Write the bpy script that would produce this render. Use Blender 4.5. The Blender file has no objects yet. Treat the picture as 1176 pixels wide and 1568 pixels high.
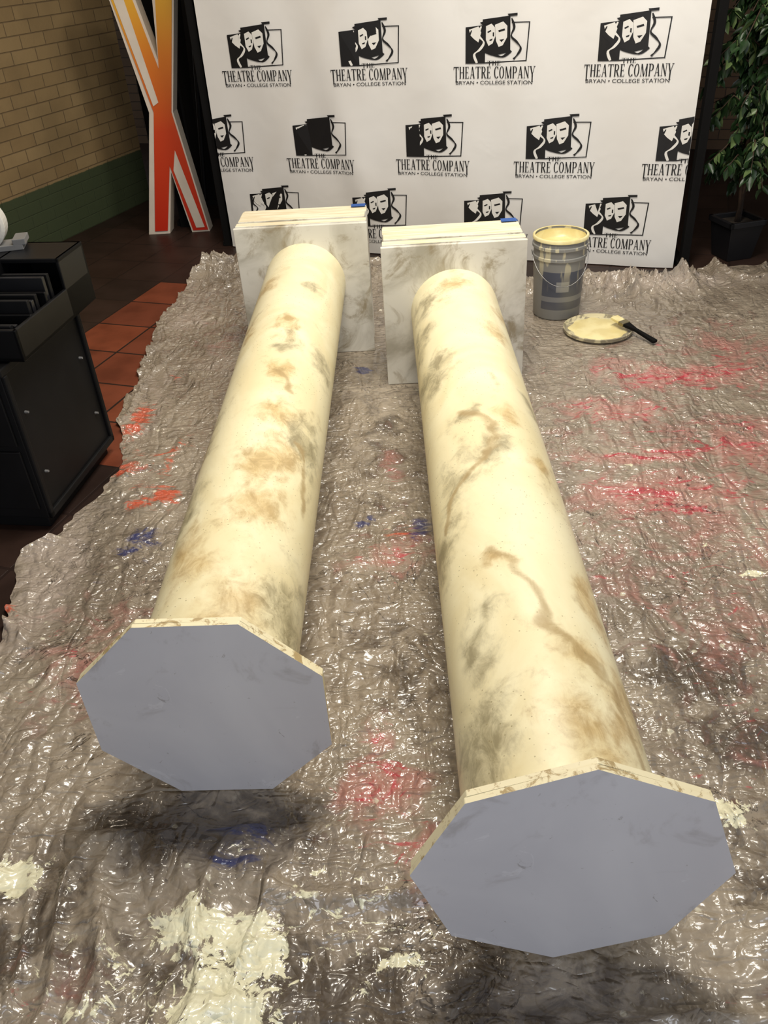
import bpy, bmesh, math, random
import numpy as np
from mathutils import Vector, Matrix, noise
random.seed(7)
scn=bpy.context.scene
scn.view_settings.view_transform='Standard'
scn.view_settings.look='None'

# ---------------------------------------------------------------- helpers
def lin(c):
    r=[]
    for v in c:
        v=v/255.
        r.append(v/12.92 if v<=0.04045 else ((v+0.055)/1.055)**2.4)
    return (r[0],r[1],r[2],1.0)
class M:
    def __init__(s,name):
        s.m=bpy.data.materials.new(name); s.m.use_nodes=True
        s.nt=s.m.node_tree; s.b=s.nt.nodes["Principled BSDF"]
    def n(s,t,**k):
        nd=s.nt.nodes.new(t)
        for a,b in k.items(): setattr(nd,a,b)
        return nd
    def l(s,a,b): s.nt.links.new(a,b)
    def setin(s,nd,i,v):
        if isinstance(v,bpy.types.NodeSocket): s.l(v,nd.inputs[i])
        else: nd.inputs[i].default_value=v
    def noise(s,scale,detail=4,rough=.5,dist=0,vec=None,typ='FBM'):
        nd=s.n("ShaderNodeTexNoise"); nd.noise_type=typ
        nd.inputs['Scale'].default_value=scale; nd.inputs['Detail'].default_value=detail
        nd.inputs['Roughness'].default_value=rough; nd.inputs['Distortion'].default_value=dist
        s.l(vec if vec is not None else s.obj(),nd.inputs['Vector'])
        return nd.outputs['Fac']
    def obj(s):
        if not hasattr(s,'tc'): s.tc=s.n("ShaderNodeTexCoord")
        return s.tc.outputs['Object']
    def math(s,op,a,b=0.,c=None,clamp=False):
        nd=s.n("ShaderNodeMath",operation=op); nd.use_clamp=clamp
        s.setin(nd,0,a); s.setin(nd,1,b)
        if c is not None: s.setin(nd,2,c)
        return nd.outputs[0]
    def mr(s,v,a,b,c=0.,d=1.,smooth=True):
        nd=s.n("ShaderNodeMapRange"); nd.interpolation_type='SMOOTHSTEP' if smooth else 'LINEAR'
        s.l(v,nd.inputs[0])
        for i,x in enumerate((a,b,c,d)): nd.inputs[i+1].default_value=x
        return nd.outputs[0]
    def mix(s,fac,a,b,blend='MIX'):
        nd=s.n("ShaderNodeMix",data_type='RGBA',blend_type=blend)
        s.setin(nd,0,fac); s.setin(nd,6,a); s.setin(nd,7,b)
        return nd.outputs[2]
    def bump(s,h,strength=.3,dist=.01,normal=None):
        nd=s.n("ShaderNodeBump"); nd.inputs['Strength'].default_value=strength; nd.inputs['Distance'].default_value=dist
        s.l(h,nd.inputs['Height'])
        if normal is not None: s.l(normal,nd.inputs['Normal'])
        return nd.outputs[0]
    def base(s,c): s.setin(s.b,'Base Color',c)
    def rough(s,v): s.setin(s.b,'Roughness',v)
def simple(name,rgb,rough=.5,var=.12,scale=8,bump=.0,metal=0.,spec=.5):
    m=M(name); c=lin(rgb); d=tuple(list(x*(1-var*2) for x in c[:3])+[1])
    m.base(m.mix(m.mr(m.noise(scale,4),.3,.7),c,d)); m.rough(rough)
    m.b.inputs['Metallic'].default_value=metal; m.b.inputs['Specular IOR Level'].default_value=spec
    if bump: m.l(m.bump(m.noise(scale*8,3),bump,.005),m.b.inputs['Normal'])
    return m.m
def link(o,parent=None):
    bpy.context.collection.objects.link(o)
    if parent: o.parent=parent
    return o
def empty(name,loc=(0,0,0),rz=0):
    e=bpy.data.objects.new(name,None); e.location=loc; e.rotation_euler=(0,0,rz); e.empty_display_size=.1
    return link(e)
def mesh(name,verts,faces,mats,parent=None,smooth=False,mi=None,loc=(0,0,0),rot=(0,0,0)):
    me=bpy.data.meshes.new(name); me.from_pydata([tuple(v) for v in verts],[],faces)
    for m in (mats if isinstance(mats,(list,tuple)) else [mats]): me.materials.append(m)
    if mi: me.polygons.foreach_set('material_index',mi)
    if smooth: me.polygons.foreach_set('use_smooth',[True]*len(me.polygons))
    me.update()
    o=bpy.data.objects.new(name,me); o.location=loc; o.rotation_euler=rot
    return link(o,parent)
class G:  # geometry accumulator
    def __init__(s): s.v=[];s.f=[];s.mi=[]
    def add(s,vs,fs,m=0,T=None):
        o=len(s.v)
        for v in vs:
            v=Vector(v); s.v.append(T@v if T else v)
        for f in fs: s.f.append([i+o for i in f]); s.mi.append(m)
    def box(s,x0,x1,y0,y1,z0,z1,m=0,T=None):
        vs=[(x0,y0,z0),(x1,y0,z0),(x1,y1,z0),(x0,y1,z0),(x0,y0,z1),(x1,y0,z1),(x1,y1,z1),(x0,y1,z1)]
        s.add(vs,[(0,3,2,1),(4,5,6,7),(0,1,5,4),(1,2,6,5),(2,3,7,6),(3,0,4,7)],m,T)
    def lathe(s,prof,n=48,m=0,T=None,cap=False):
        vs=[];fs=[]
        for r,z in prof:
            for i in range(n):
                a=2*math.pi*i/n; vs.append((r*math.cos(a),r*math.sin(a),z))
        for j in range(len(prof)-1):
            for i in range(n):
                k=(i+1)%n; fs.append((j*n+i,j*n+k,(j+1)*n+k,(j+1)*n+i))
        if cap:
            fs.append(tuple(range(n-1,-1,-1))); fs.append(tuple((len(prof)-1)*n+i for i in range(n)))
        s.add(vs,fs,m,T)
    def tube(s,pts,rad,n=8,m=0):
        vs=[];fs=[];P=[Vector(p) for p in pts]
        if not isinstance(rad,(list,tuple)): rad=[rad]*len(P)
        for i,p in enumerate(P):
            d=(P[min(i+1,len(P)-1)]-P[max(i-1,0)]).normalized()
            a=d.cross(Vector((0,0,1)));
            if a.length<.05: a=d.cross(Vector((1,0,0)))
            a.normalize(); b=d.cross(a)
            for k in range(n):
                t=2*math.pi*k/n; vs.append(p+(a*math.cos(t)+b*math.sin(t))*rad[i])
        for i in range(len(P)-1):
            for k in range(n):
                q=(k+1)%n; fs.append((i*n+k,i*n+q,(i+1)*n+q,(i+1)*n+k))
        fs.append(tuple(range(n-1,-1,-1))); fs.append(tuple((len(P)-1)*n+k for k in range(n)))
        s.add(vs,fs,m)
    def obj(s,name,mats,parent=None,smooth=False,bevel=0,loc=(0,0,0),rot=(0,0,0),angle=None):
        o=mesh(name,s.v,s.f,mats,parent,smooth,s.mi,loc,rot)
        if bevel:
            b=o.modifiers.new("bevel","BEVEL"); b.width=bevel; b.segments=2; b.limit_method='ANGLE'; b.angle_limit=math.radians(40)
        if angle:
            try:
                o.data.set_sharp_from_angle(angle=math.radians(angle))
            except Exception: pass
        return o

# ---------------------------------------------------------------- camera
up=Vector((-123,1801,1268)).normalized()
Yc=Vector((-5,899,-1268)); Yc=(Yc-up*Yc.dot(up)).normalized()
Xc=Yc.cross(up)
R=Matrix((Xc,Yc,up))
cam=bpy.data.cameras.new("camera"); cam.lens=36*1268/1568.; cam.sensor_width=36; cam.clip_start=.02
co=bpy.data.objects.new("camera",cam); co.matrix_world=Matrix.Translation((0,0,1.6))@R.to_4x4(); link(co); scn.camera=co

# ---------------------------------------------------------------- materials
def brick_mat(name,c1,c2,mort,green=None,zg=.0,dark=1.):
    m=M(name); g=m.n("ShaderNodeTexCoord"); sep=m.n("ShaderNodeSeparateXYZ"); m.l(g.outputs['Object'],sep.inputs[0])
    cmb=m.n("ShaderNodeCombineXYZ"); m.l(sep.outputs[0],cmb.inputs[0]); m.l(sep.outputs[2],cmb.inputs[1])
    bt=m.n("ShaderNodeTexBrick"); m.l(cmb.outputs[0],bt.inputs['Vector'])
    bt.inputs['Scale'].default_value=1; bt.inputs['Brick Width'].default_value=.215; bt.inputs['Row Height'].default_value=.075
    bt.inputs['Mortar Size'].default_value=.004; bt.inputs['Mortar Smooth'].default_value=.5
    bt.inputs['Color1'].default_value=lin(c1); bt.inputs['Color2'].default_value=lin(c2); bt.inputs['Mortar'].default_value=lin(mort)
    col=m.mix(m.mr(m.noise(3,4),.3,.75),bt.outputs[0],(.75,.75,.75,1),'MULTIPLY')
    if green:
        nz=m.math('ADD',sep.outputs[2],m.math('MULTIPLY',m.noise(40,2),.01))
        f=m.mr(nz,zg,zg+.008,1,0)
        col=m.mix(f,col,lin(green))
    m.base(col); m.rough(.75)
    h=m.math('ADD',m.math('MULTIPLY',bt.outputs['Fac'],-1.),m.math('MULTIPLY',m.noise(60,3),.3))
    m.l(m.bump(h,.7,.006),m.b.inputs['Normal'])
    return m.m
wall_mat=brick_mat("painted_brick",(156,132,92),(142,118,80),(118,98,68),(62,72,46),.36)
dark_wall=brick_mat("dim_brick",(112,88,64),(96,74,54),(60,48,38))
def tile_mat():
    m=M("terracotta_tile_and_shade"); tc=m.n("ShaderNodeTexCoord"); mp=m.n("ShaderNodeMapping"); mp.inputs['Rotation'].default_value=(0,0,math.radians(18.4)); m.l(tc.outputs['Object'],mp.inputs[0])
    def bt(c1,c2):
        bt=m.n("ShaderNodeTexBrick"); bt.offset=0; m.l(mp.outputs[0],bt.inputs['Vector'])
        bt.inputs['Scale'].default_value=1; bt.inputs['Brick Width'].default_value=.31; bt.inputs['Row Height'].default_value=.31
        bt.inputs['Mortar Size'].default_value=.006; bt.inputs['Mortar Smooth'].default_value=.2
        bt.inputs['Color1'].default_value=lin(c1); bt.inputs['Color2'].default_value=lin(c2); bt.inputs['Mortar'].default_value=lin((40,28,24)); return bt
    a=bt((132,68,44),(112,58,40)); b=bt((54,38,32),(44,32,28))  # second set dark brown: floor shade painted in around the red patch
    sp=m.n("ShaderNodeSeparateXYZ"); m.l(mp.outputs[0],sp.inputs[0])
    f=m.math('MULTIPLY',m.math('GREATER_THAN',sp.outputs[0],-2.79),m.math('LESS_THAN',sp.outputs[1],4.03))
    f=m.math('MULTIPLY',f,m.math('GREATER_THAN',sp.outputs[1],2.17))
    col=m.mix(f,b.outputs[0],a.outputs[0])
    col=m.mix(m.mr(m.noise(5,5),.35,.75),col,(.6,.55,.5,1),'MULTIPLY')
    m.base(col); m.rough(.5); h=m.math('ADD',m.math('MULTIPLY',a.outputs['Fac'],-1.),m.math('MULTIPLY',m.noise(20,3),.3))
    m.b.inputs['Specular IOR Level'].default_value=.3
    m.l(m.bump(h,.5,.004),m.b.inputs['Normal']); return m.m
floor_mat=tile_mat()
black=simple("black_laminate",(17,17,19),.55,.2,6,0,0,.25)
blackm=simple("black_matte",(12,11,11),.85,.2,6,0,0,.2)
black_gloss=simple("black_gloss_plastic",(13,13,15),.4,.2,6,0,0,.3)
white_pl=simple("offwhite_plastic",(205,203,196),.4,.05)
grey_pl=simple("grey_plastic",(120,120,120),.4,.1)
ceil_mat=simple("ceiling_paint",(190,185,175),.8,.05)

# ---------------------------------------------------------------- room
def slab(name,p0,p1,z0,z1,mat,th=.1,back=1):
    p0=Vector(p0);p1=Vector(p1);d=p1-p0;L=d.length
    g=G(); g.box(0,L,0,th*back,z0,z1)
    return g.obj(name,mat,loc=(p0.x,p0.y,0),rot=(0,0,math.atan2(d.y,d.x)))
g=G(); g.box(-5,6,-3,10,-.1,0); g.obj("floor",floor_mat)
slab("wall_left",(-4.95,-1.5),(-1.87,6.62),0,3.4,wall_mat,.15,1)
slab("wall_back",(-2.9,8.95),(6,6.0),0,3.4,dark_wall,.15,1)
g=G(); g.box(-5,6,-3,10,3.4,3.5); g.obj("ceiling",ceil_mat)

vs=[];fs=[];N=160
p0=Vector((-1.86,6.85));p1=Vector((.6,6.0));dd=(p1-p0).normalized();nn=Vector((-dd.y,dd.x))
for i in range(N+1):
    t=i/N; q=p0+(p1-p0)*t+nn*(.05*math.sin(t*70)+.02*math.sin(t*31))
    vs+= [(q.x,q.y,.01),(q.x,q.y,2.9)]
for i in range(N): fs.append((2*i,2*i+2,2*i+3,2*i+1))
mesh("dark_opening_sheet",vs,fs,blackm,smooth=True)  # added black sheet standing in for the dark opening past the wall

# ---------------------------------------------------------------- columns
def shaft_mat():
    m=M("faux_marble_paint"); at=m.n("ShaderNodeAttribute",attribute_name="blotch")
    sp=m.n("ShaderNodeSeparateColor"); m.l(at.outputs['Color'],sp.inputs[0])
    mp=m.n("ShaderNodeMapping"); mp.inputs['Scale'].default_value=(1,.75,1); m.l(m.obj(),mp.inputs[0]); V=mp.outputs[0]
    n1=m.noise(6,6,.6,1.2,V); n2=m.noise(22,6,.7,.8,V); n3=m.noise(3.2,5,.55,1.5,V); n4=m.noise(60,4,.7,.3,V)
    cream=m.mix(m.mr(n3,.35,.7),lin((246,238,202)),lin((234,222,180)))
    nn=m.math('ADD',m.math('ADD',m.math('MULTIPLY',n1,.5),m.math('MULTIPLY',n2,.35)),m.math('MULTIPLY',n4,.15))
    tan=m.mr(m.math('ADD',m.math('MULTIPLY',sp.outputs[0],.30),nn),.54,.84)
    tanc=m.mix(m.mr(n2,.35,.65),lin((214,188,134)),lin((182,154,104)))
    col=m.mix(m.math('MULTIPLY',tan,.9),cream,tanc)
    gr=m.mr(m.math('ADD',m.math('MULTIPLY',sp.outputs[1],.32),nn),.54,.86)
    grc=m.mix(m.mr(n2,.4,.62),lin((184,174,140)),lin((150,140,110)))
    col=m.mix(m.math('MULTIPLY',gr,.9),col,grc)
    vein=m.mr(m.math('ADD',m.math('MULTIPLY',sp.outputs[2],.5),m.math('MULTIPLY',nn,1.)),.66,1.05)
    col=m.mix(m.math('MULTIPLY',vein,.75),col,lin((170,146,102)))
    vo=m.n("ShaderNodeTexVoronoi"); vo.inputs['Scale'].default_value=75; m.l(m.obj(),vo.inputs['Vector'])
    spk=m.math('MULTIPLY',m.mr(vo.outputs['Distance'],.09,.15,1,0),m.mr(m.noise(5,3),.42,.56))
    col=m.mix(m.math('MULTIPLY',spk,.7),col,lin((150,138,98)))
    m.base(col); m.rough(.38); m.b.inputs['Specular IOR Level'].default_value=.4
    m.l(m.bump(m.noise(30,3),.15,.004),m.b.inputs['Normal'])
    return m.m
shaftm=shaft_mat()
def plate_face():
    m=M("grey_lavender_panel")
    n=m.noise(2.2,4,.5,.6); n2=m.noise(7,5,.6,1.4)
    c=m.mix(m.mr(n,.3,.7),lin((184,182,186)),lin((202,200,202)))
    c=m.mix(m.mr(n2,.56,.72,0,.5),c,lin((146,140,138)))
    c=m.mix(m.mr(m.noise(5,5,.65,2),.60,.62,0,.3),c,lin((214,212,214)))
    c=m.mix(m.mr(m.noise(30,5,.7,1),.66,.7,0,.5),c,lin((120,112,106)))
    m.base(c); m.rough(.42); m.l(m.bump(m.noise(120,2),.05,.002),m.b.inputs['Normal']); return m.m
platef=plate_face()
def edge_mat():
    m=M("chipped_cream_edge"); m.base(m.mix(m.mr(m.noise(28,5,.7,.6),.50,.60),lin((238,228,192)),lin((178,156,112)))); m.rough(.5); return m.m
creamedge=edge_mat()
def plinth_mat():
    m=M("plinth_paint"); n=m.noise(3,5,.6,1.); n2=m.noise(6,7,.7,1.2)
    c=m.mix(m.mr(n,.42,.68),lin((226,223,212)),lin((176,171,156)))
    c=m.mix(m.mr(n2,.49,.68,0,.85),c,lin((152,138,110)))
    m.base(c); m.rough(.5); return m.m
plinm=plinth_mat()
def rawwood():
    m=M("raw_board_edges"); mp=m.n("ShaderNodeMapping"); mp.inputs['Scale'].default_value=(1.5,30,30); m.l(m.obj(),mp.inputs[0])
    n=m.noise(3,4,.6,.5,mp.outputs[0]); m.base(m.mix(m.mr(n,.35,.65),lin((240,233,208)),lin((218,202,166)))); m.rough(.6); return m.m
rawm=rawwood()
tapem=simple("blue_painter_tape",(20,80,160),.5,.05)

def octa(g,cz,rad,rot,y0,y1,mf,ms):
    vs=[]
    for y in (y0,y1):
        for i in range(8):
            a=rot+i*math.pi/4
            vs.append((rad*math.sin(a),y,cz+rad*math.cos(a)))
    g.add(vs,[tuple(range(8))],mf)
    g.add(vs,[tuple(range(15,7,-1))],ms)
    g.add(vs,[(i,8+i,8+(i+1)%8,(i+1)%8) for i in range(8)],ms)
def column(x0,y0,x1,y1,cz,zc1,orot,blots,veins,seed,wid=.572,hei=.585):
    dx,dy=x1-x0,y1-y0; L=math.hypot(dx,dy)
    e=empty("marble_column",(x0,y0,.004),-math.atan2(dx,dy))
    g=G(); R0=.2761
    octa(g,cz,R0,orot,0,.011,0,1); octa(g,cz+.002,R0-.002,orot+.012,.0115,.023,1,1)
    g.obj("octagonal_cap",[platef,creamedge],e,bevel=.0015)
    nu,nv=200,420; r=.176
    vs=[];fs=[]
    cols=np.zeros((nu*(nv+1),4),dtype=np.float32); cols[:,3]=1
    k=0
    for j in range(nv+1):
        y=.023+(L-.023)*j/nv; zc=cz+(zc1-cz)*j/nv
        for i in range(nu):
            a=2*math.pi*i/nu
            vs.append((r*math.sin(a),y,zc+r*math.cos(a)))
            pp=Vector((math.sin(a)*r+seed,y,math.cos(a)*r))
            w=noise.noise_vector(pp*7)*.06+noise.noise_vector(pp*21)*.03
            Yw=y+y0+w.x*1.3; s=((a+math.pi)%(2*math.pi)-math.pi)*r+w.y
            t=gg=0
            for (by,ba,bs,ty) in blots:
                d=math.hypot((Yw-by)/1.5,s-math.radians(ba)*r)/bs
                if d<2:
                    v=math.exp(-d*d*1.3)
                    if ty=='t': t=max(t,v)
                    else: gg=max(gg,v)
            vv=0
            for path in veins:
                for q in range(len(path)-1):
                    A=Vector((path[q][0],math.radians(path[q][1])*r));B=Vector((path[q+1][0],math.radians(path[q+1][1])*r))
                    P=Vector((y+y0+w.x*.6,((a+math.pi)%(2*math.pi)-math.pi)*r+w.y*.6)); AB=B-A; tt=max(0,min(1,(P-A).dot(AB)/AB.dot(AB))); d=(P-A-AB*tt).length
                    if d<.06: vv=max(vv,math.exp(-(d/.018)**2))
            cols[k,0]=t;cols[k,1]=gg;cols[k,2]=vv;k+=1
    for j in range(nv):
        for i in range(nu):
            q=(i+1)%nu; fs.append((j*nu+i,(j+1)*nu+i,(j+1)*nu+q,j*nu+q))
    o=mesh("shaft",vs,fs,shaftm,e,smooth=True)
    ca=o.data.color_attributes.new("blotch",'FLOAT_COLOR','POINT'); ca.data.foreach_set('color',cols.ravel())
    g=G(); hw=wid/2
    g.box(-hw,hw,L,L+.02,0,hei,0)
    g.obj("plinth_face",[plinm],e,bevel=.002)
    g=G(); yy=L+.021; th=[.05,.085,.085,.03]
    for i,t in enumerate(th):
        o1=[.006,.012,.008,.010][i]; dz=[.004,.010,.006,.002][i]
        g.box(-hw+o1,hw-o1+.002,yy,yy+t-.0025,0,hei+dz,0); yy+=t
    bo=g.obj("plinth_boards",[plinm,rawm],e,bevel=.002)
    for p in bo.data.polygons:
        if p.normal.z>.5 : p.material_index=1
    g=G(); g.box(hw-.075,hw-.012,yy-.055,yy-.012,hei+.0105,hei+.0115); g.box(hw-.009,hw-.0075,yy-.05,yy-.02,hei-.03,hei+.011)
    g.obj("tape_strip",[tapem],e)
    return e
BL=[(2.78,9,.07,'t'),(2.38,20,.06,'t'),(1.91,28,.10,'t'),(1.72,18,.10,'t'),(2.05,57,.09,'g'),(1.34,24,.11,'t'),(1.41,63,.1,'g'),(3.12,39,.06,'g'),(2.17,-62,.08,'g'),(1.53,-34,.09,'t'),(3.2,-40,.07,'t'),(1.26,5,.08,'t'),(1.75,-65,.09,'g'),(2.6,60,.08,'g'),(2.85,-50,.06,'t'),(2.6,14,.06,'g'),(2.15,25,.07,'t')]
BR=[(3.07,-8,.08,'t'),(2.64,36,.08,'t'),(2.43,-57,.09,'g'),(2.05,9,.05,'t'),(2.09,-20,.04,'g'),(1.9,-10,.055,'g'),(1.77,-42,.08,'g'),(1.6,-68,.08,'g'),(1.84,35,.05,'t'),(1.41,-6,.04,'t'),(.99,-44,.09,'g'),(.92,-58,.1,'g'),(.945,10,.07,'t'),(1.34,54,.07,'t'),(1.2,-42,.06,'g'),(2.9,60,.08,'t'),(2.2,65,.07,'g'),(1.05,55,.1,'t'),(2.75,-65,.08,'g'),(1.15,24,.06,'t'),(2.45,-30,.05,'g'),(3.0,-50,.07,'g'),(1.0,35,.08,'t')]
VR=[[(1.46,-14),(1.42,-4),(1.36,-6),(1.3,0),(1.25,2),(1.2,8),(1.15,20),(1.1,26),(1.07,38),(.99,50),(.9,55)],[(1.2,10),(1.12,30),(1.09,32)],[(2.12,-22),(1.99,-6),(1.9,-8),(1.8,-30),(1.66,-55)]]
VL=[[(2.2,-60),(1.95,-66),(1.8,-72)],[(2.05,50),(1.8,62)],[(2.4,14),(2.36,26),(2.3,30)]]
column(-.446,1.19,-.406,3.58,.256,.335,math.pi/8,BL,VL,3.1)
column(.2485,.79,.225,3.22,.276,.31,math.radians(3.5),BR,VR,8.7)

# ---------------------------------------------------------------- backdrop
bR=Vector((1.5,4.45)); bd=Vector((-.9491,.3149)); W=2.67; HB=2.5
def disp(s,z):
    return .007*math.sin(s*7+z*1.5)+.004*math.sin(s*13-z*3)+.02*math.exp(-((s-1.75-(z-.3)*.25)/.1)**2)*max(0,1-abs(z-.5))+.014*math.exp(-((s-2.0+(z-1.0)*.6)/.08)**2)
bn=Vector((-.3149,-.9491))
bde=empty("step_and_repeat_banner",(bR.x,bR.y,0))
def BP(s,z,off=0):
    d=disp(s,z)+off
    return (bd.x*s+bn.x*d,bd.y*s+bn.y*d,z)
def banner():
    m=M("vinyl_banner"); m.base(m.mix(m.mr(m.noise(1.2,3),.3,.7),lin((236,235,232)),lin((228,225,220)))); m.rough(.42)
    m.l(m.bump(m.noise(4,3,.5,.5),.2,.03),m.b.inputs['Normal']); return m.m
vs=[];fs=[];ns,nz=110,100
for j in range(nz+1):
    for i in range(ns+1): vs.append(BP(W*i/ns,.005+(HB-.005)*j/nz))
for j in range(nz):
    for i in range(ns):
        a=j*(ns+1)+i; fs.append((a,a+1,a+ns+2,a+ns+1))
bo=mesh("banner_sheet",vs,fs,banner(),bde,smooth=True)
ink=simple("black_ink",(20,19,20),.5,.05); whitei=simple("white_ink",(236,234,228),.45,.03)
def rect(x0,y0,x1,y1): return [[(x0,y0),(x1,y0),(x1,y1),(x0,y1)]]
def ln(x0,y0,x1,y1,w): return [[(x0-w/2,y0),(x0+w/2,y0),(x1+w/2,y1),(x1-w/2,y1)]]
def ring(cx,cy,rx,ry,a0,a1,tk,tn,n=14):
    out=[]
    for i in range(n):
        A=math.radians(a0+(a1-a0)*i/n);B=math.radians(a0+(a1-a0)*(i+1)/n)
        def pp(a,inn):
            return (cx+(rx-(tk if inn else 0))*math.cos(a),cy+(ry-(tn if inn else 0))*math.sin(a))
        out.append([pp(A,0),pp(B,0),pp(B,1),pp(A,1)])
    return out
t_,s_=.13,.055
def serif(x,y): return rect(x-.1,y,x+.1,y+.04)
GL={
'T':(.6,rect(.235,0,.365,1)+rect(0,.94,.6,1)+rect(0,.8,.04,.95)+rect(.56,.8,.6,.95)+serif(.3,0)),
'H':(.62,rect(.06,0,.19,1)+rect(.43,0,.56,1)+rect(.19,.48,.43,.53)+serif(.125,0)+serif(.125,.96)+serif(.495,0)+serif(.495,.96)),
'E':(.5,rect(.06,0,.19,1)+rect(.0,0,.46,.05)+rect(0,.95,.44,1)+rect(.19,.48,.36,.53)+rect(.42,0,.46,.2)+rect(.4,.8,.44,1)+rect(.33,.4,.36,.6)),
'A':(.62,ln(.1,0,.29,1,s_)+ln(.5,0,.31,1,t_)+rect(.14,.28,.46,.33)+serif(.1,0)+serif(.5,0)),
'R':(.6,rect(.06,0,.19,1)+serif(.125,0)+rect(0,.95,.3,1)+rect(.19,.48,.3,.53)+ring(.28,.74,.24,.26,-90,90,t_,.05)+ln(.5,0,.28,.5,t_)+serif(.52,0)),
'P':(.55,rect(.06,0,.19,1)+serif(.125,0)+rect(0,.95,.3,1)+rect(.19,.44,.3,.49)+ring(.28,.72,.24,.28,-90,90,t_,.05)),
'C':(.55,ring(.3,.5,.27,.52,45,315,t_,.05)+rect(.47,.72,.51,.98)+rect(.47,.02,.51,.2)),
'O':(.62,ring(.31,.5,.28,.52,0,360,t_,.05,22)),
'M':(.8,ln(.1,0,.12,1,s_)+ln(.4,0,.14,1,t_)+ln(.4,0,.66,1,s_)+ln(.68,0,.66,1,t_)+serif(.1,0)+serif(.68,0)),
'N':(.62,ln(.1,0,.1,1,s_)+ln(.52,0,.12,1,t_)+ln(.52,0,.52,1,s_)+serif(.1,0)+serif(.52,.96)),
'Y':(.6,ln(.3,.45,.09,1,t_)+ln(.3,.45,.52,1,s_)+rect(.235,0,.365,.47)+serif(.3,0)+serif(.09,.96)+serif(.52,.96)),
' ':(.22,[])}
def word(txt,x0,x1,z0,z1,big=False):
    tot=sum(GL[c][0]+.05 for c in txt)-.05; k=(x1-x0)/tot; x=x0; out=[]
    for i,c in enumerate(txt):
        w,ps=GL[c]; ext=0
        if big and i in (0,len(txt)-1): ext=.3
        for p in ps: out.append([(x+a*k,z0+(z1-z0)*(b*(1+ext)-ext)) for a,b in p])
        x+=(w+.05)*k
    return out
fc=bpy.data.curves.new("small","FONT"); fc.body="BRYAN \u2022 COLLEGE STATION"; fc.size=1; fo=bpy.data.objects.new("small",fc); link(fo)
bpy.context.view_layer.update(); dg=bpy.context.evaluated_depsgraph_get()
fm=bpy.data.meshes.new_from_object(fo.evaluated_get(dg)); fv=[v.co.copy() for v in fm.vertices]; ff=[list(p.vertices) for p in fm.polygons]
fx0=min(v.x for v in fv);fx1=max(v.x for v in fv);fy0=min(v.y for v in fv);fy1=max(v.y for v in fv)
bpy.data.objects.remove(fo); bpy.data.curves.remove(fc)
def I(pts): return [((x-59.5)/119*.42 ,1.24-.918-(y/119.)*.322) for x,y in pts]
def ribbon(pts,w):
    P=[]
    for i in range(len(pts)-1):
        p0=pts[max(i-1,0)];p1=pts[i];p2=pts[i+1];p3=pts[min(i+2,len(pts)-1)]
        for q in range(5):
            t=q/5.
            P.append(tuple(.5*((2*p1[k])+(-p0[k]+p2[k])*t+(2*p0[k]-5*p1[k]+4*p2[k]-p3[k])*t*t+(-p0[k]+3*p1[k]-3*p2[k]+p3[k])*t**3) for k in (0,1)))
    P.append(pts[-1]); out=[]; E=[]
    for i,p in enumerate(P):
        a=P[max(i-1,0)];b=P[min(i+1,len(P)-1)];dx,dy=b[0]-a[0],b[1]-a[1];l=math.hypot(dx,dy) or 1
        ww=w*(.5+.6*abs(math.sin(i*.35)))
        E.append(((p[0]-dy/l*ww,p[1]+dx/l*ww),(p[0]+dy/l*ww,p[1]-dx/l*ww)))
    for i in range(len(E)-1): out.append([E[i][0],E[i+1][0],E[i+1][1],E[i][1]])
    return out
layers=[
(0,0,[[(17,25),(46,22),(46,85),(17,85)],[(42,13),(82,8),(83,66),(60,72),(44,66)]]),
(1,1,[[(47,24),(55,20),(60,26),(61,40),(57,52),(51,56),(47,46)],[(60,22),(72,17),(78,24),(78,42),(72,55),(66,58),(62,48)],[(22,29),(36,24),(40,34),(36,50),(29,44),(24,38)]]),
(1,1,ribbon([(40,24),(36,38),(44,50),(38,62),(30,70),(34,84)],1.8)),
(2,0,[[(49,33),(54,30),(55,32),(50,35)],[(65,31),(74,28),(75,31),(66,34)],[(52,46),(57,44),(56,47),(53,48)],[(67,46),(74,45),(70,50)],[(57,34),(59,34),(59,41),(57,40)],[(38,18),(58,12),(60,17),(42,22)],[(78,5),(92,4),(92,8),(80,9)]]),
(0,0,[[(84,18),(110,18),(110,19.6),(84,19.6)],[(108.4,18),(110,18),(107,80),(105.4,80)],[(46,83),(107,80),(107,81.6),(46,85)]]),
(2,0,ribbon([(84,12),(88,26),(84,40),(92,50),(98,60),(94,70),(88,78)],1.6)),
(2,0,ribbon([(26,30),(22,44),(30,54),(24,66),(20,78)],1.3)),
(0,0,ribbon([(46,66),(58,70),(72,74),(84,64)],2.2)),
]
vs=[];fs=[];mi=[]
def addpoly(poly,s0,z0,off,m,clip=True):
    pts=[(s0-x,z0+z) for x,z in poly]
    if all(p[0]<0 or p[0]>W for p in pts): return
    o=len(vs)
    for s,z in pts: vs.append(BP(min(max(s,0.001),W-.001),z,off))
    fs.append(list(range(o,o+len(pts)))); mi.append(m)
tw=.2125
txt1=word("THEATRE COMPANY",-tw,tw,.024,.078,True)
txt0=word("THE",-.035,.035,.083,.104)
def logo(s0,z0):
    for lay,m,polys in layers:
        for p in polys: addpoly(I(p),s0,z0,.0035+.0008*lay,m)
    for p in txt1+txt0: addpoly(p,s0,z0,.0035,0)
    k=2*(tw-.012)/(fx1-fx0)
    for f in ff:
        q=[((fv[i].x-fx0)*k-tw+.012,(fv[i].y-fy0)*(.017/(fy1-fy0))-.004) for i in f]
        addpoly(q,s0,z0,.0035,0)
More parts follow.
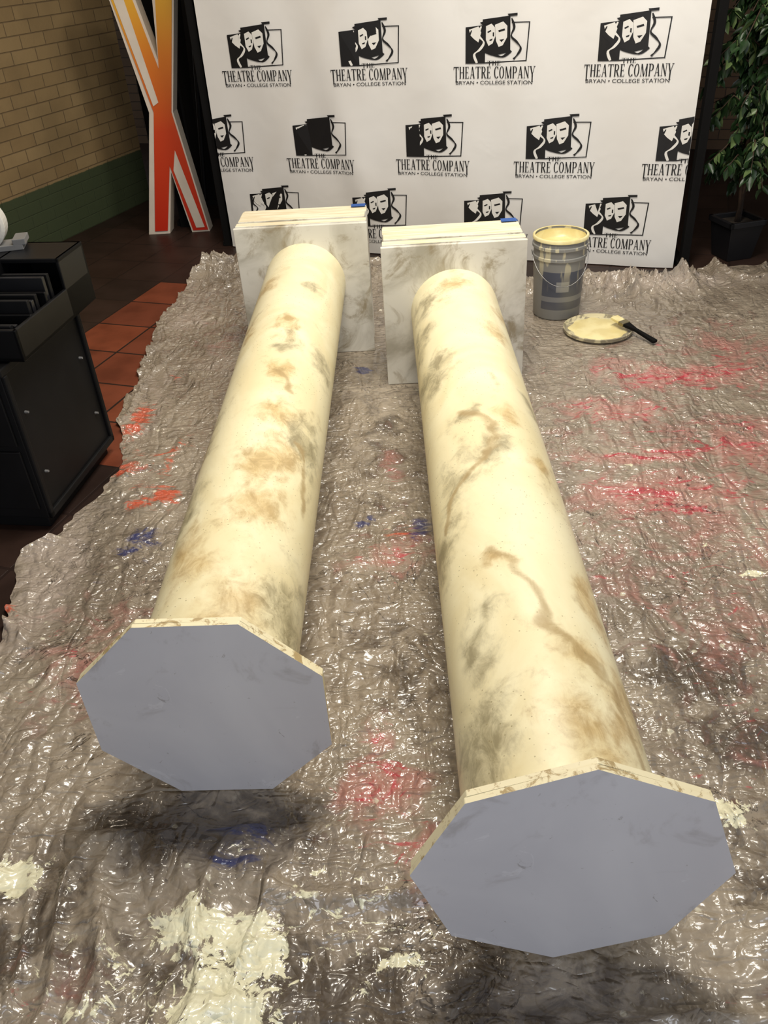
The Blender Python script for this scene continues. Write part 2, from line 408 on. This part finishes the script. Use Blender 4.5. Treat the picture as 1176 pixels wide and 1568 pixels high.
for z0,ss in ((.918,(.342,1.007,1.685,2.35)),(.462,(.01,.676,1.345,2.01,2.66)),(.075,(.343,1.011,1.68,2.35)),(1.38,(.01,.676,1.345,2.01,2.66)),(1.84,(.342,1.007,1.685,2.35))):
    for s in ss: logo(s,z0)
mesh("printed_logos",vs,fs,[ink,whitei],bde,mi=mi)
g=G()
for s in (-.05,W+.05):
    T=Matrix.Translation((bd.x*s-bn.x*.03,bd.y*s-bn.y*.03,0))
    g.box(-.022,.022,-.022,.022,0,HB+.05,0,T)
    g.box(-.03,.03,-.02,.3,0,.03,0,T)
T=Matrix.Rotation(math.atan2(bd.y,bd.x),4,'Z')
g.box(-.06,W+.06,-.055,-.025,HB,HB+.05,0,T)
g.obj("banner_frame",[blackm],bde,bevel=.003)

# ---------------------------------------------------------------- marquee letter
lm=M("orange_gradient_face"); sp=lm.n("ShaderNodeSeparateXYZ"); lm.l(lm.obj(),sp.inputs[0])
cr=lm.n("ShaderNodeValToRGB"); lm.l(lm.math('DIVIDE',sp.outputs[2],1.5),cr.inputs[0])
el=cr.color_ramp.elements; el[0].position=.0; el[0].color=lin((205,42,16)); el[1].position=1; el[1].color=lin((232,190,50))
e2=el.new(.42); e2.color=lin((214,70,24)); e3=el.new(.7); e3.color=lin((226,130,34))
lm.base(cr.outputs[0]); lm.rough(.4)
lw=simple("letter_side_white",(228,216,200),.5,.04)
le=empty("letter_x_sign",(-1.5,5.67,0))
def prism(g,pts,y0,y1,mf,ms):
    n=len(pts); vs=[(x,y0,z) for x,z in pts]+[(x,y1,z) for x,z in pts]
    g.add(vs,[(i,i+n,(i+1)%n+n,(i+1)%n) for i in range(n)],ms)
    for q in ((0,1,2,11),(2,3,4,5),(5,6,7,8),(8,9,10,11),(2,5,8,11)):
        g.add([vs[i] for i in q],[(0,1,2,3)],mf); g.add([vs[i+n] for i in q],[(3,2,1,0)],ms)
X=[(-.127,1.5),(.018,1.5),(.117,1.03),(.165,1.5),(.31,1.5),(.150,.74),(.25,0),(.13,0),(.065,.39),(-.02,0),(-.165,0),(0,.745)]
Xi=[(-.117,1.492),(.004,1.485),(.112,.98),(.19,1.485),(.295,1.485),(.140,.74),(.24,.012),(.14,.012),(.065,.43),(-.032,.02),(-.118,.02),(.03,.745)]
g=G(); prism(g,X,0,.12,0,0); g.obj("letter_body",[lw],le)
g=G(); prism(g,Xi,-.006,0.0,0,0); g.obj("letter_face",[lm.m],le)
g=G()
def flat(pts): g.add([(x,-.009,z) for x,z in pts],[tuple(range(len(pts)))],0)
flat([(-.100,1.48),(-.035,1.48),(.072,.80),(.036,.78)])
flat([(.085,.40),(.118,.52),(.222,.03),(.165,.03)])
g.obj("letter_inlay",[lw],le)
g=G(); g.box(.03,.1,.125,.16,0,.9); g.box(.0,.12,.16,.4,0,.03); g.obj("letter_backing",[blackm],le)

ez=empty("black_easel",(-1.17,5.95,0),math.radians(-14))
g=G()
T=Matrix.Rotation(math.radians(-7),4,'X')
g.box(-.16,.14,0,.02,.12,1.9,0,T); g.obj("panel",[blackm],ez,bevel=.004)
g=G(); g.tube([(-.15,-.03,0),(-.03,.2,2.)],.014); g.tube([(.15,-.03,0),(.03,.2,2.)],.014); g.tube([(0,.45,0),(0,.22,2.)],.014); g.box(-.17,.17,-.04,.0,.1,.13)
g.obj("legs",[black],ez)

# ---------------------------------------------------------------- desk
dk=empty("black_lectern_cabinet",(-1.2,2.26,0),-math.atan2(.07,.52))
g=G()
g.box(-.62,0,0,.525,.05,.57); g.box(-.6,-.02,.02,.505,0,.05)
g.box(-.64,.012,-.01,.54,.57,.595)
g.box(-.002,.012,.0,.525,.05,.075); g.box(-.002,.012,.0,.02,.05,.57); g.box(-.002,.012,.505,.525,.05,.57)
g.obj("cabinet",[black],dk,bevel=.004)
g=G()
g.box(-.6,-.02,-.008,0,.09,.31); g.box(-.6,-.02,-.008,0,.33,.55)
g.obj("drawer_fronts",[black],dk,bevel=.003)
g=G()
for (x,y,z) in ((0,.06,.2),(0,.46,.2),(0,.06,.42),(0,.46,.42)):
    g.lathe([(0,.012),(.004,.012),(.005,0)],12,0,Matrix.Translation((x,y,z))@Matrix.Rotation(math.pi/2,4,'Y'))
g.obj("screws",[grey_pl],dk)
g=G()
z0,z1=.60,.80
g.box(-.64,.07,.04,.56,z0,z0+.015)
g.box(-.64,-.14,.04,.56,z1-.015,z1); g.box(-.14,.07,.38,.56,z1-.015,z1); g.box(-.64,.07,.545,.56,z0,z1)
g.box(-.14,.07,.04,.055,z0,z0+.1)
for x in (-.64,-.3,-.14): g.box(x,x+.012,.04,.56,z0,z1)
g.box(.058,.07,.04,.56,z0,z0+.10); g.box(.058,.07,.38,.56,z0,z1)
g.box(-.128,.058,.16,.17,z0,z0+.1); g.box(-.128,.058,.27,.28,z0,z0+.13)
g.obj("organizer_tray",[black_gloss],dk,bevel=.003)
g=G(); 
for i,(y,h) in enumerate(((.06,.09),(.085,.08),(.18,.12),(.205,.11),(.23,.12),(.30,.15),(.33,.15))):
    g.box(-.11,.045,y,y+.016,.616,.616+h,i%2)
g.obj("stored_binders",[black,simple("dark_grey",(30,30,33),.35,.1)],dk,bevel=.002)
td=empty("tape_dispenser",(-1.355,2.76,.80),.2)
g=G(); T=Matrix.Translation((0,0,.085))@Matrix.Rotation(math.pi/2,4,'X')
g.lathe([(.03,-.035),(.07,-.035),(.08,-.03),(.08,.03),(.07,.035),(.03,.035),(.03,-.035)],40,0,T)
g.lathe([(.0,-.022),(.029,-.022),(.029,.022),(0,.022)],24,1,T)
g.box(-.08,.12,-.04,.04,0,.018,1); g.box(.09,.13,-.04,.04,.015,.035,1)
g.obj("roll_and_base",[white_pl,grey_pl],td,bevel=.002)

# ---------------------------------------------------------------- bucket, lid, brush
def bucketlabel():
    m=M("bucket_plastic"); sp=m.n("ShaderNodeSeparateXYZ"); m.l(m.obj(),sp.inputs[0])
    band=m.math('MULTIPLY',m.mr(sp.outputs[2],.05,.052),m.mr(sp.outputs[2],.235,.237,1,0))
    band=m.math('MULTIPLY',band,m.mr(sp.outputs[0],-.09,-.088))
    c=m.mix(m.mr(m.noise(4,2),.4,.6),lin((72,78,96)),lin((96,98,106)))
    stripe=m.math('MULTIPLY',m.mr(sp.outputs[2],.09,.092),m.mr(sp.outputs[2],.115,.117,1,0))
    c=m.mix(m.math('MULTIPLY',stripe,.5),c,lin((170,170,168)))
    badge=m.math('MULTIPLY',m.math('MULTIPLY',m.mr(sp.outputs[2],.14,.142),m.mr(sp.outputs[2],.19,.192,1,0)),m.math('MULTIPLY',m.mr(sp.outputs[0],-.03,-.028),m.mr(sp.outputs[0],.03,.032,1,0)))
    c=m.mix(m.math('MULTIPLY',badge,.6),c,lin((180,180,176)))
    vm=m.n("ShaderNodeTexNoise"); vm.inputs['Scale'].default_value=5; mpp=m.n("ShaderNodeMapping"); mpp.inputs['Scale'].default_value=(6,6,1); m.l(m.obj(),mpp.inputs[0]); m.l(mpp.outputs[0],vm.inputs['Vector'])
    drip=m.mr(vm.outputs['Fac'],.52,.58)
    base=lin((142,142,138))
    col=m.mix(m.math('MULTIPLY',band,.9),base,c)
    col=m.mix(m.math('MULTIPLY',drip,m.mr(sp.outputs[2],.12,.34,.0,.9)),col,lin((222,214,180)))
    m.base(col); m.rough(.4); return m.m
bk=empty("paint_bucket",(.775,3.92,.006))
paint=M("wet_cream_paint"); paint.base(paint.mix(paint.mr(paint.noise(12,3),.4,.6),lin((240,228,172)),lin((228,212,150)))); paint.rough(.3); paint=paint.m
g=G(); g.lathe([(0,.0),(.108,0),(.112,.006),(.122,.28),(.128,.285),(.128,.297),(.123,.30),(.124,.33),(.131,.335),(.131,.347),(.125,.35),(.125,.372),(.129,.376),(.129,.384),(.121,.384),(.118,.33),(.0,.33)],64,0)
g.obj("pail",[bucketlabel()],bk,smooth=True,angle=35)
g=G(); g.lathe([(0,.332),(.05,.333),(.10,.332),(.117,.335),(.1175,.375)],48); g.lathe([(.119,.3845),(.125,.3865),(.13,.384),(.1305,.37)],48); g.obj("paint_surface",[paint],bk,smooth=True)
g=G()
pts=[(.133*math.cos(a),-abs(.139*math.sin(a)),.315-.14*abs(math.sin(a))) for a in [math.pi*i/20 for i in range(21)]]
g.tube(pts,.002,6); g.obj("wire_handle",[simple("steel_wire",(150,150,150),.3,.1,8,0,1)],bk,smooth=True)
ld=empty("bucket_lid",(.925,3.66,.008))
lidm=M("lid_plastic"); lidm.base(lidm.mix(lidm.mr(lidm.noise(16,5,.6,1),.45,.55),lin((214,204,166)),lin((150,142,120)))); lidm.rough(.4)
g=G(); g.lathe([(0,0),(.148,0),(.158,.006),(.16,.02),(.155,.022),(.148,.01),(.142,.0085),(0,.008)],64); g.obj("lid_disc",[lidm.m],ld,smooth=True,angle=35)
vs=[(0,0,.0125)];n=64
for ring_ in (.5,.9,1.0):
    for i in range(n):
        a=2*math.pi*i/n; rr=.128*ring_*(1+.14*noise.noise(Vector((math.cos(a)*2.5,math.sin(a)*2.5,1))))
        vs.append((rr*math.cos(a),rr*math.sin(a),.0125 if ring_<1 else .009))
fs=[(0,1+i,1+(i+1)%n) for i in range(n)]
for k in range(2):
    for i in range(n): fs.append((1+k*n+i,1+(k+1)*n+i,1+(k+1)*n+(i+1)%n,1+k*n+(i+1)%n))
mesh("paint_puddle",vs,fs,paint,ld,smooth=True)
br=empty("paint_brush",(1.03,3.65,.050),math.atan2(-.25,.16))
g=G()
g.box(-.05,.0,-.022,.022,-.006,.006,0); g.box(0,.03,-.024,.024,-.008,.008,1)
g.add([(.03,-.02,-.007),(.03,.02,-.007),(.03,.02,.007),(.03,-.02,.007),(.09,-.008,-.007),(.09,.008,-.007),(.09,.008,.007),(.09,-.008,.007),(.21,-.013,-.008),(.21,.013,-.008),(.21,.013,.006),(.21,-.013,.006)],
 [(0,1,2,3),(0,4,5,1),(1,5,6,2),(2,6,7,3),(3,7,4,0),(4,8,9,5),(5,9,10,6),(6,10,11,7),(7,11,8,4),(8,11,10,9)],2)
o=g.obj("brush",[paint,simple("ferrule",(150,140,110),.3,.1,8,0,.8),blackm],br,bevel=.002); o.rotation_euler=(0,math.radians(8),0)

# ---------------------------------------------------------------- plant
pl=empty("potted_ficus_tree",(1.865,4.60,0),.25)
g=G()
def frus(g,h0,w0,h1,w1,m=0):
    g.add([(-w0,-w0,h0),(w0,-w0,h0),(w0,w0,h0),(-w0,w0,h0),(-w1,-w1,h1),(w1,-w1,h1),(w1,w1,h1),(-w1,w1,h1)],[(0,3,2,1),(0,1,5,4),(1,2,6,5),(2,3,7,6),(3,0,4,7)],m)
frus(g,0,.075,.2,.1)
w1,w2=.108,.088
g.box(-w1,w1,-w1,-w2,.185,.215);g.box(-w1,w1,w2,w1,.185,.215);g.box(-w1,-w2,-w1,w1,.185,.215);g.box(w2,w1,-w1,w1,.185,.215)
g.box(-w2,w2,-w2,w2,.16,.19,1)
g.obj("pot",[simple("pot_black",(20,20,23),.45,.1),simple("soil_moss",(50,40,28),.9,.3,30,.5)],pl,bevel=.003)
g=G()
tr=[(0,0,.17),(.015,.01,.5),(-.01,0,.9),(.02,-.01,1.3),(0,0,1.7),(0,0,2.1)]
g.tube(tr,[.02,.018,.016,.014,.011,.006],10)
g.tube([(.01,0,.18),(-.02,.02,.5),(.02,.01,.9),(-.01,.0,1.3)],[.012,.011,.01,.008],8)
leaf=[]
for i in range(100):
    z=.38+1.75*random.random(); a=random.random()*6.283; L=.11+.20*random.random()*(1.1-abs(z-1.3)/2.)
    p0=Vector((.005,0,z)); p1=p0+Vector((math.cos(a)*L*.55,math.sin(a)*L*.55,.1)); p2=p0+Vector((math.cos(a)*L,math.sin(a)*L,.04-.12*random.random()))
    g.tube([p0,p1,p2],[.006,.004,.002],5)
    for k in range(36):
        t=.2+.8*random.random(); q=p0.lerp(p1,t*2) if t<.5 else p1.lerp(p2,t*2-1)
        leaf.append(q)
g.obj("trunk_and_branches",[simple("bark",(70,52,36),.8,.2,30,.3)],pl,smooth=True)
g=G()
for q in leaf:
    L=.055+.03*random.random(); w=L*.24
    T=Matrix.Translation(q)@Matrix.Rotation(random.random()*6.28,4,'Z')@Matrix.Rotation(.3+random.random()*1.3,4,'Y')@Matrix.Rotation(random.random()*2-1,4,'X')
    g.add([(0,0,0),(L*.35,w,.006),(L*.7,w*.7,.004),(L,0,-.008),(L*.7,-w*.7,.004),(L*.35,-w,.006),(L*.5,0,-.003)],[(0,6,1),(1,6,2),(2,6,3),(3,6,4),(4,6,5),(5,6,0)],0 if random.random()<.8 else 1,T)
g.obj("leaves",[simple("leaf_green",(40,66,34),.4,.25,20),simple("leaf_pale",(104,126,76),.4,.2,20)],pl,smooth=True)

# ---------------------------------------------------------------- drop cloth
def interp(tab,x):
    if x<=tab[0][0]: return tab[0][1]
    for (a,b),(c,d) in zip(tab,tab[1:]):
        if x<=c: return b+(d-b)*(x-a)/(c-a)
    return tab[-1][1]
XL=[(-.2,-1.6),(.6,-1.45),(1.3,-1.3),(1.68,-1.17),(1.87,-1.21),(2.13,-1.26),(2.2,-1.2),(2.46,-1.1),(2.75,-1.08),(3.05,-1.2),(3.22,-1.18),(4.03,-1.24),(4.74,-1.17),(5.01,-1.04)]
YB=[(-1.3,4.95),(-1.04,5.0),(-.4,4.85),(.2,4.65),(.68,4.42),(1.04,4.43),(1.4,4.36),(1.99,4.38),(2.4,4.3)]
nx,ny=420,560
vs=[];A=np.zeros(((nx+1)*(ny+1),4),dtype=np.float32);B=A.copy();A[:,3]=1;B[:,3]=1
contacts=[(-.446,1.19,.30,.05),(.25,.79,.28,.06),(-.406,3.72,.31,.17),(.225,3.36,.31,.17),(.775,3.92,.15,.15),(.925,3.66,.19,.19),(1.08,3.56,.1,.15)]
ST=[(1.18,3.14,.45,.16,1,0,0),(.82,2.29,.36,.22,.95,0,0),(.85,2.9,.3,.14,.9,0,0),(1.25,2.6,.3,.3,.85,0,0),(1.1,2.0,.25,.2,.7,0,0),(-.06,2.04,.16,.12,.8,0,0),(-.05,2.5,.06,.3,.6,0,0),(-.07,1.15,.12,.12,.85,0,0),(-.1,1.3,.07,.1,.7,0,0),(1.5,3.3,.4,.5,.65,0,0),(-.9,1.65,.25,.3,.6,0,0),(.95,3.3,.2,.1,.65,0,0),(-.75,.75,.2,.1,.5,0,0),(1.0,1.4,.2,.1,.5,0,0),(-.85,3.9,.2,.4,.45,0,0),(1.0,2.2,.8,1.4,.55,0,0),(.0,1.0,.06,.1,.8,0,0),(.95,2.55,.5,.08,.9,0,0),(1.3,1.9,.2,.2,.85,0,0),
(-1.1,2.98,.07,.15,1,0,1),(-1.05,2.63,.09,.08,1,0,1),(-.88,2.4,.1,.14,.95,0,1),(-.95,2.75,.15,.05,.8,0,1),(-.03,2.15,.12,.05,.75,0,1),(-1.2,1.85,.04,.06,.9,0,1),(-.9,2.7,.05,.2,.7,0,1),(-1.02,3.4,.05,.1,.5,0,1),(1.0,1.05,.03,.1,.7,0,1),
(-.87,2.13,.1,.13,.9,0,2),(-.16,3.35,.06,.05,1.05,0,2),(.02,2.15,.05,.07,.95,0,2),(-.35,1.03,.09,.06,.95,0,2),(-.15,2.2,.03,.04,.95,0,2),(-.95,1.9,.06,.2,.5,0,2),(1.3,2.1,.04,.05,.8,0,2),
(-.42,.86,.13,.07,1.2,1,0),(-.30,.82,.08,.09,1.2,1,0),(-.38,.70,.13,.12,1.2,1,0),(-.86,1.0,.08,.05,1.2,1,0),(-.05,.81,.04,.03,1.1,1,0),(.66,1.09,.05,.05,1.1,1,0),(.98,1.88,.05,.02,1.15,1,0),(.9,2.0,.03,.03,.8,1,0),(-.15,.9,.35,.25,.44,1,0),(-.6,.75,.3,.25,.47,1,0),(.8,2.5,.03,.03,.7,1,0),
(.68,1.52,.22,.14,.9,1,1),(.75,1.3,.2,.14,.75,1,1),(-.45,1.08,.3,.12,.9,1,1),(.75,.95,.3,.25,.65,1,1),(.15,1.0,.25,.3,.6,1,1),(-.15,.72,.7,.2,.75,1,1),(-.9,.85,.3,.2,.75,1,1),(-.06,2.5,.12,1.1,.55,1,1),(-.05,1.5,.12,.5,.55,1,1),  # darker patches; shade before the left cap and between columns painted in
(-1.15,2.0,.14,.6,.8,1,2),(-1.1,4.2,.2,.7,.7,1,2),(-1.1,3.2,.15,.6,.6,1,2),(-.85,3.6,.15,.7,.5,1,2),(1.3,4.2,.6,.2,.8,1,2),(-1.1,1.3,.25,.5,.5,1,2)]
k=0
def sstep(a,b,x):
    t=max(0,min(1,(x-a)/(b-a))); return t*t*(3-2*t)
def ridge(q,sharp):
    r=1-abs(noise.noise(q)*2.2); return max(0,r)**sharp
for j in range(ny+1):
    v=j/ny
    for i in range(nx+1):
        u=i/nx; xx=-1.25+3.6*u
        y=-.2+v*(interp(YB,xx)+.2+.02*noise.noise(Vector((xx*9,0,3))))
        xl=interp(XL,y)+.035*noise.noise(Vector((0,y*7,5)))+.012*noise.noise(Vector((0,y*30,5)))
        x=xl+(2.35-xl)*u
        p=Vector((x,y,0))
        w=noise.noise_vector(p*1.7+Vector((4,0,0)))
        q=p+w*.35
        r0=ridge(Vector((q.x*1.1+q.y*.5,q.y*2.4-q.x*.9,5)),10)
        r4=ridge(Vector((q.x*5-q.y*2.2,q.y*1.6+q.x*.7,15)),9)
        r1=ridge(q*2.0,9); r2=ridge(q*4.6+Vector((9,2,0)),8); r3=ridge(q*12+Vector((1,7,0)),5)
        edge=min(1,max(0,1-(x-xl)/.18)); back=sstep(.45,.0,interp(YB,xx)-y); fr=sstep(1.3,.8,y)
        amp=.4+.9*edge+1.6*back+1.1*fr
        loc=sstep(-.2,.35,noise.noise(p*1.3+Vector((3,3,0))))
        h=.002+amp*(.022*r1+.020*r0+.016*r4+.010*r2)+(.002+.005*(edge+back+.6*fr)+.004*loc)*r3*(.5+.4*amp)+.001*(noise.noise(p*26)+1)
        dd_=math.hypot((x-1.2)/.28,(y-4.2)/.16); h+=.06*math.exp(-dd_*dd_)*(.3+r2+.7*r3)
        dd_=math.hypot((x+1.0)/.2,(y-4.75)/.2); h+=.05*math.exp(-dd_*dd_)*(.4+r2+.7*r3)
        c=0
        for cx_,cy_,rx,ry in contacts:
            d=max(abs(x-cx_)/(rx+.04),abs(y-cy_)/(ry+.04)); c=max(c,sstep(1.25,.95,d))
        if y>4.2 and x<1.6:
            bdist=(Vector((x,y))-bR).dot(bn); c=max(c,sstep(.1,.03,bdist))
        if x<-1.0 and 2.2<y<2.85: c=max(c,sstep(-1.03,-1.08,x))
        h=h*(1-c)+.003*c
        vs.append((x,y,h))
        w2=noise.noise_vector(p*6)
        wx=x+w.x*.06+w2.x*.03;wy=y+w.y*.06+w2.y*.03
        for (sx,sy,rx,ry,st,at,ch) in ST:
            dx=(wx-sx)/rx;dy=(wy-sy)/ry;d=dx*dx+dy*dy
            if d<5:
                val=st*math.exp(-d*.9); arr=A if at==0 else B
                if val>arr[k,ch]: arr[k,ch]=val
        k+=1
fs=[]
for j in range(ny):
    for i in range(nx):
        a=j*(nx+1)+i; fs.append((a,a+1,a+nx+2,a+nx+1))
m=M("painted_plastic_sheet")
aA=m.n("ShaderNodeAttribute",attribute_name="stainA"); sA=m.n("ShaderNodeSeparateColor"); m.l(aA.outputs['Color'],sA.inputs[0])
aB=m.n("ShaderNodeAttribute",attribute_name="stain_shadeB"); sB=m.n("ShaderNodeSeparateColor"); m.l(aB.outputs['Color'],sB.inputs[0])
nA=m.noise(8,7,.62,1.0); nB=m.noise(1.8,5,.55,.6); nC=m.noise(45,5,.65,.5)
mpd=m.n("ShaderNodeMapping"); mpd.inputs['Scale'].default_value=(1,2.2,1); mpd.inputs['Rotation'].default_value=(0,0,.35); m.l(m.obj(),mpd.inputs[0])
nD=m.noise(7,8,.68,1.6,mpd.outputs[0]); nE=m.noise(20,6,.7,1.5)
col=m.mix(m.mr(nB,.3,.7),lin((166,154,137)),lin((134,122,107)))
col=m.mix(m.mr(nA,.44,.70,0,.65),col,lin((106,95,83)))
col=m.mix(m.mr(nE,.57,.68,0,.55),col,lin((190,181,165)))
def st(sock,n,amt,lo,hi,c,op=1.):
    global col
    f=m.mr(m.math('ADD',sock,m.math('MULTIPLY',m.math('SUBTRACT',n,.5),amt)),lo,hi,0,op)
    f=m.math('MULTIPLY',f,m.mr(sock,.02,.12))
    col=m.mix(f,col,c)
st(sB.outputs[2],nA,1.2,.35,.9,lin((186,172,160)),.7)
st(sB.outputs[1],nA,1.6,.38,.75,lin((76,66,56)),.8)  # dark stain together with the painted-in shade of the cloth
st(sA.outputs[0],nA,2.0,.35,1.0,lin((190,134,124)),.75)
st(sA.outputs[0],nD,4.2,.82,1.32,lin((190,58,74)),.85)
st(sA.outputs[1],nD,3.,.6,1.0,lin((214,88,56)),.85)
st(sA.outputs[2],nD,2.6,.6,.95,lin((46,56,110)),.85)
st(sB.outputs[0],nE,2.6,.64,.76,lin((240,236,204)),1.)
vo=m.n("ShaderNodeTexVoronoi"); vo.inputs['Scale'].default_value=13; m.l(m.obj(),vo.inputs['Vector'])
fl=m.math('MULTIPLY',m.mr(m.math('ADD',vo.outputs['Distance'],m.math('MULTIPLY',nC,.35)),.24,.29,1,0),m.mr(m.noise(3,2),.44,.52))
col=m.mix(m.math('MULTIPLY',fl,.8),col,lin((224,218,196)))
vo2=m.n("ShaderNodeTexVoronoi"); vo2.inputs['Scale'].default_value=17; m.l(m.obj(),vo2.inputs['Vector'])
fl2=m.math('MULTIPLY',m.mr(m.math('ADD',vo2.outputs['Distance'],m.math('MULTIPLY',nC,.4)),.27,.31,1,0),m.mr(m.noise(2.3,2),.52,.6))
col=m.mix(m.math('MULTIPLY',fl2,.75),col,lin((58,50,42)))
ck=m.math('ABSOLUTE',m.math('SUBTRACT',m.noise(2.4,7,.62,1.2),.5))
ckm=m.math('MULTIPLY',m.mr(ck,.0,.006,1,0),m.mr(m.noise(2,2),.48,.56))
col=m.mix(m.math('MULTIPLY',ckm,.85),col,lin((44,36,32)))
m.base(col)
msk=m.mr(m.noise(1.6,4,.6,.8),.36,.60)
m.rough(m.mr(nC,.3,.7,.26,.42)); m.b.inputs['Specular IOR Level'].default_value=.5
m.b.inputs['Coat Weight'].default_value=.85; m.b.inputs['Coat Roughness'].default_value=.09
def crease(scale,dist,wt,vec=None):
    return m.math('MULTIPLY',m.math('ABSOLUTE',m.math('SUBTRACT',m.noise(scale,1.0,.4,dist,vec),.5)),wt)
mpe=m.n("ShaderNodeMapping"); mpe.inputs['Scale'].default_value=(1.9,.8,1); mpe.inputs['Rotation'].default_value=(0,0,-.6); m.l(m.obj(),mpe.inputs[0])
hh=m.math('ADD',crease(7,1.2,2.2,mpe.outputs[0]),crease(13,.8,1.6,mpd.outputs[0]))
hf=m.math('ADD',crease(27,.7,1.1),crease(52,.4,.55))
hh=m.math('ADD',hh,m.math('MULTIPLY',hf,m.math('ADD',m.math('MULTIPLY',msk,.75),.25)))
bmp=m.bump(hh,.9,.013); m.l(bmp,m.b.inputs['Normal']); m.l(bmp,m.b.inputs['Coat Normal'])
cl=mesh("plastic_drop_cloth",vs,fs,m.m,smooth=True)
for nm,arr in (("stainA",A),("stain_shadeB",B)):
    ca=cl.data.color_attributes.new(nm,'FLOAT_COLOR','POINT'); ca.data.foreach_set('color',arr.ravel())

# ---------------------------------------------------------------- lights
def area(name,loc,target,size,power,col,sy=None):
    l=bpy.data.lights.new(name,'AREA'); l.energy=power; l.color=col; l.size=size
    if sy: l.shape='RECTANGLE'; l.size_y=sy
    o=bpy.data.objects.new(name,l); o.location=loc; d=Vector(target)-Vector(loc); o.rotation_euler=d.to_track_quat('-Z','Y').to_euler(); link(o)
area("ceiling_lamp",(.1,2.3,3.2),(.1,2.1,0),.9,84,(1,.92,.79))
area("ceiling_lamp.001",(.9,3.2,3.2),(.5,4.6,.8),.6,44,(1,.94,.85))
area("window_light",(.3,-2.2,2.0),(0,2,.4),2.2,46,(.84,.89,1.0),1.6)
area("ceiling_lamp.002",(-1.6,4.6,3.2),(-1.6,4.9,0),.5,12,(1,.86,.68))
w=bpy.data.worlds.new("world"); scn.world=w; w.use_nodes=True
w.node_tree.nodes['Background'].inputs[0].default_value=(.84,.87,.9,1); w.node_tree.nodes['Background'].inputs[1].default_value=.5
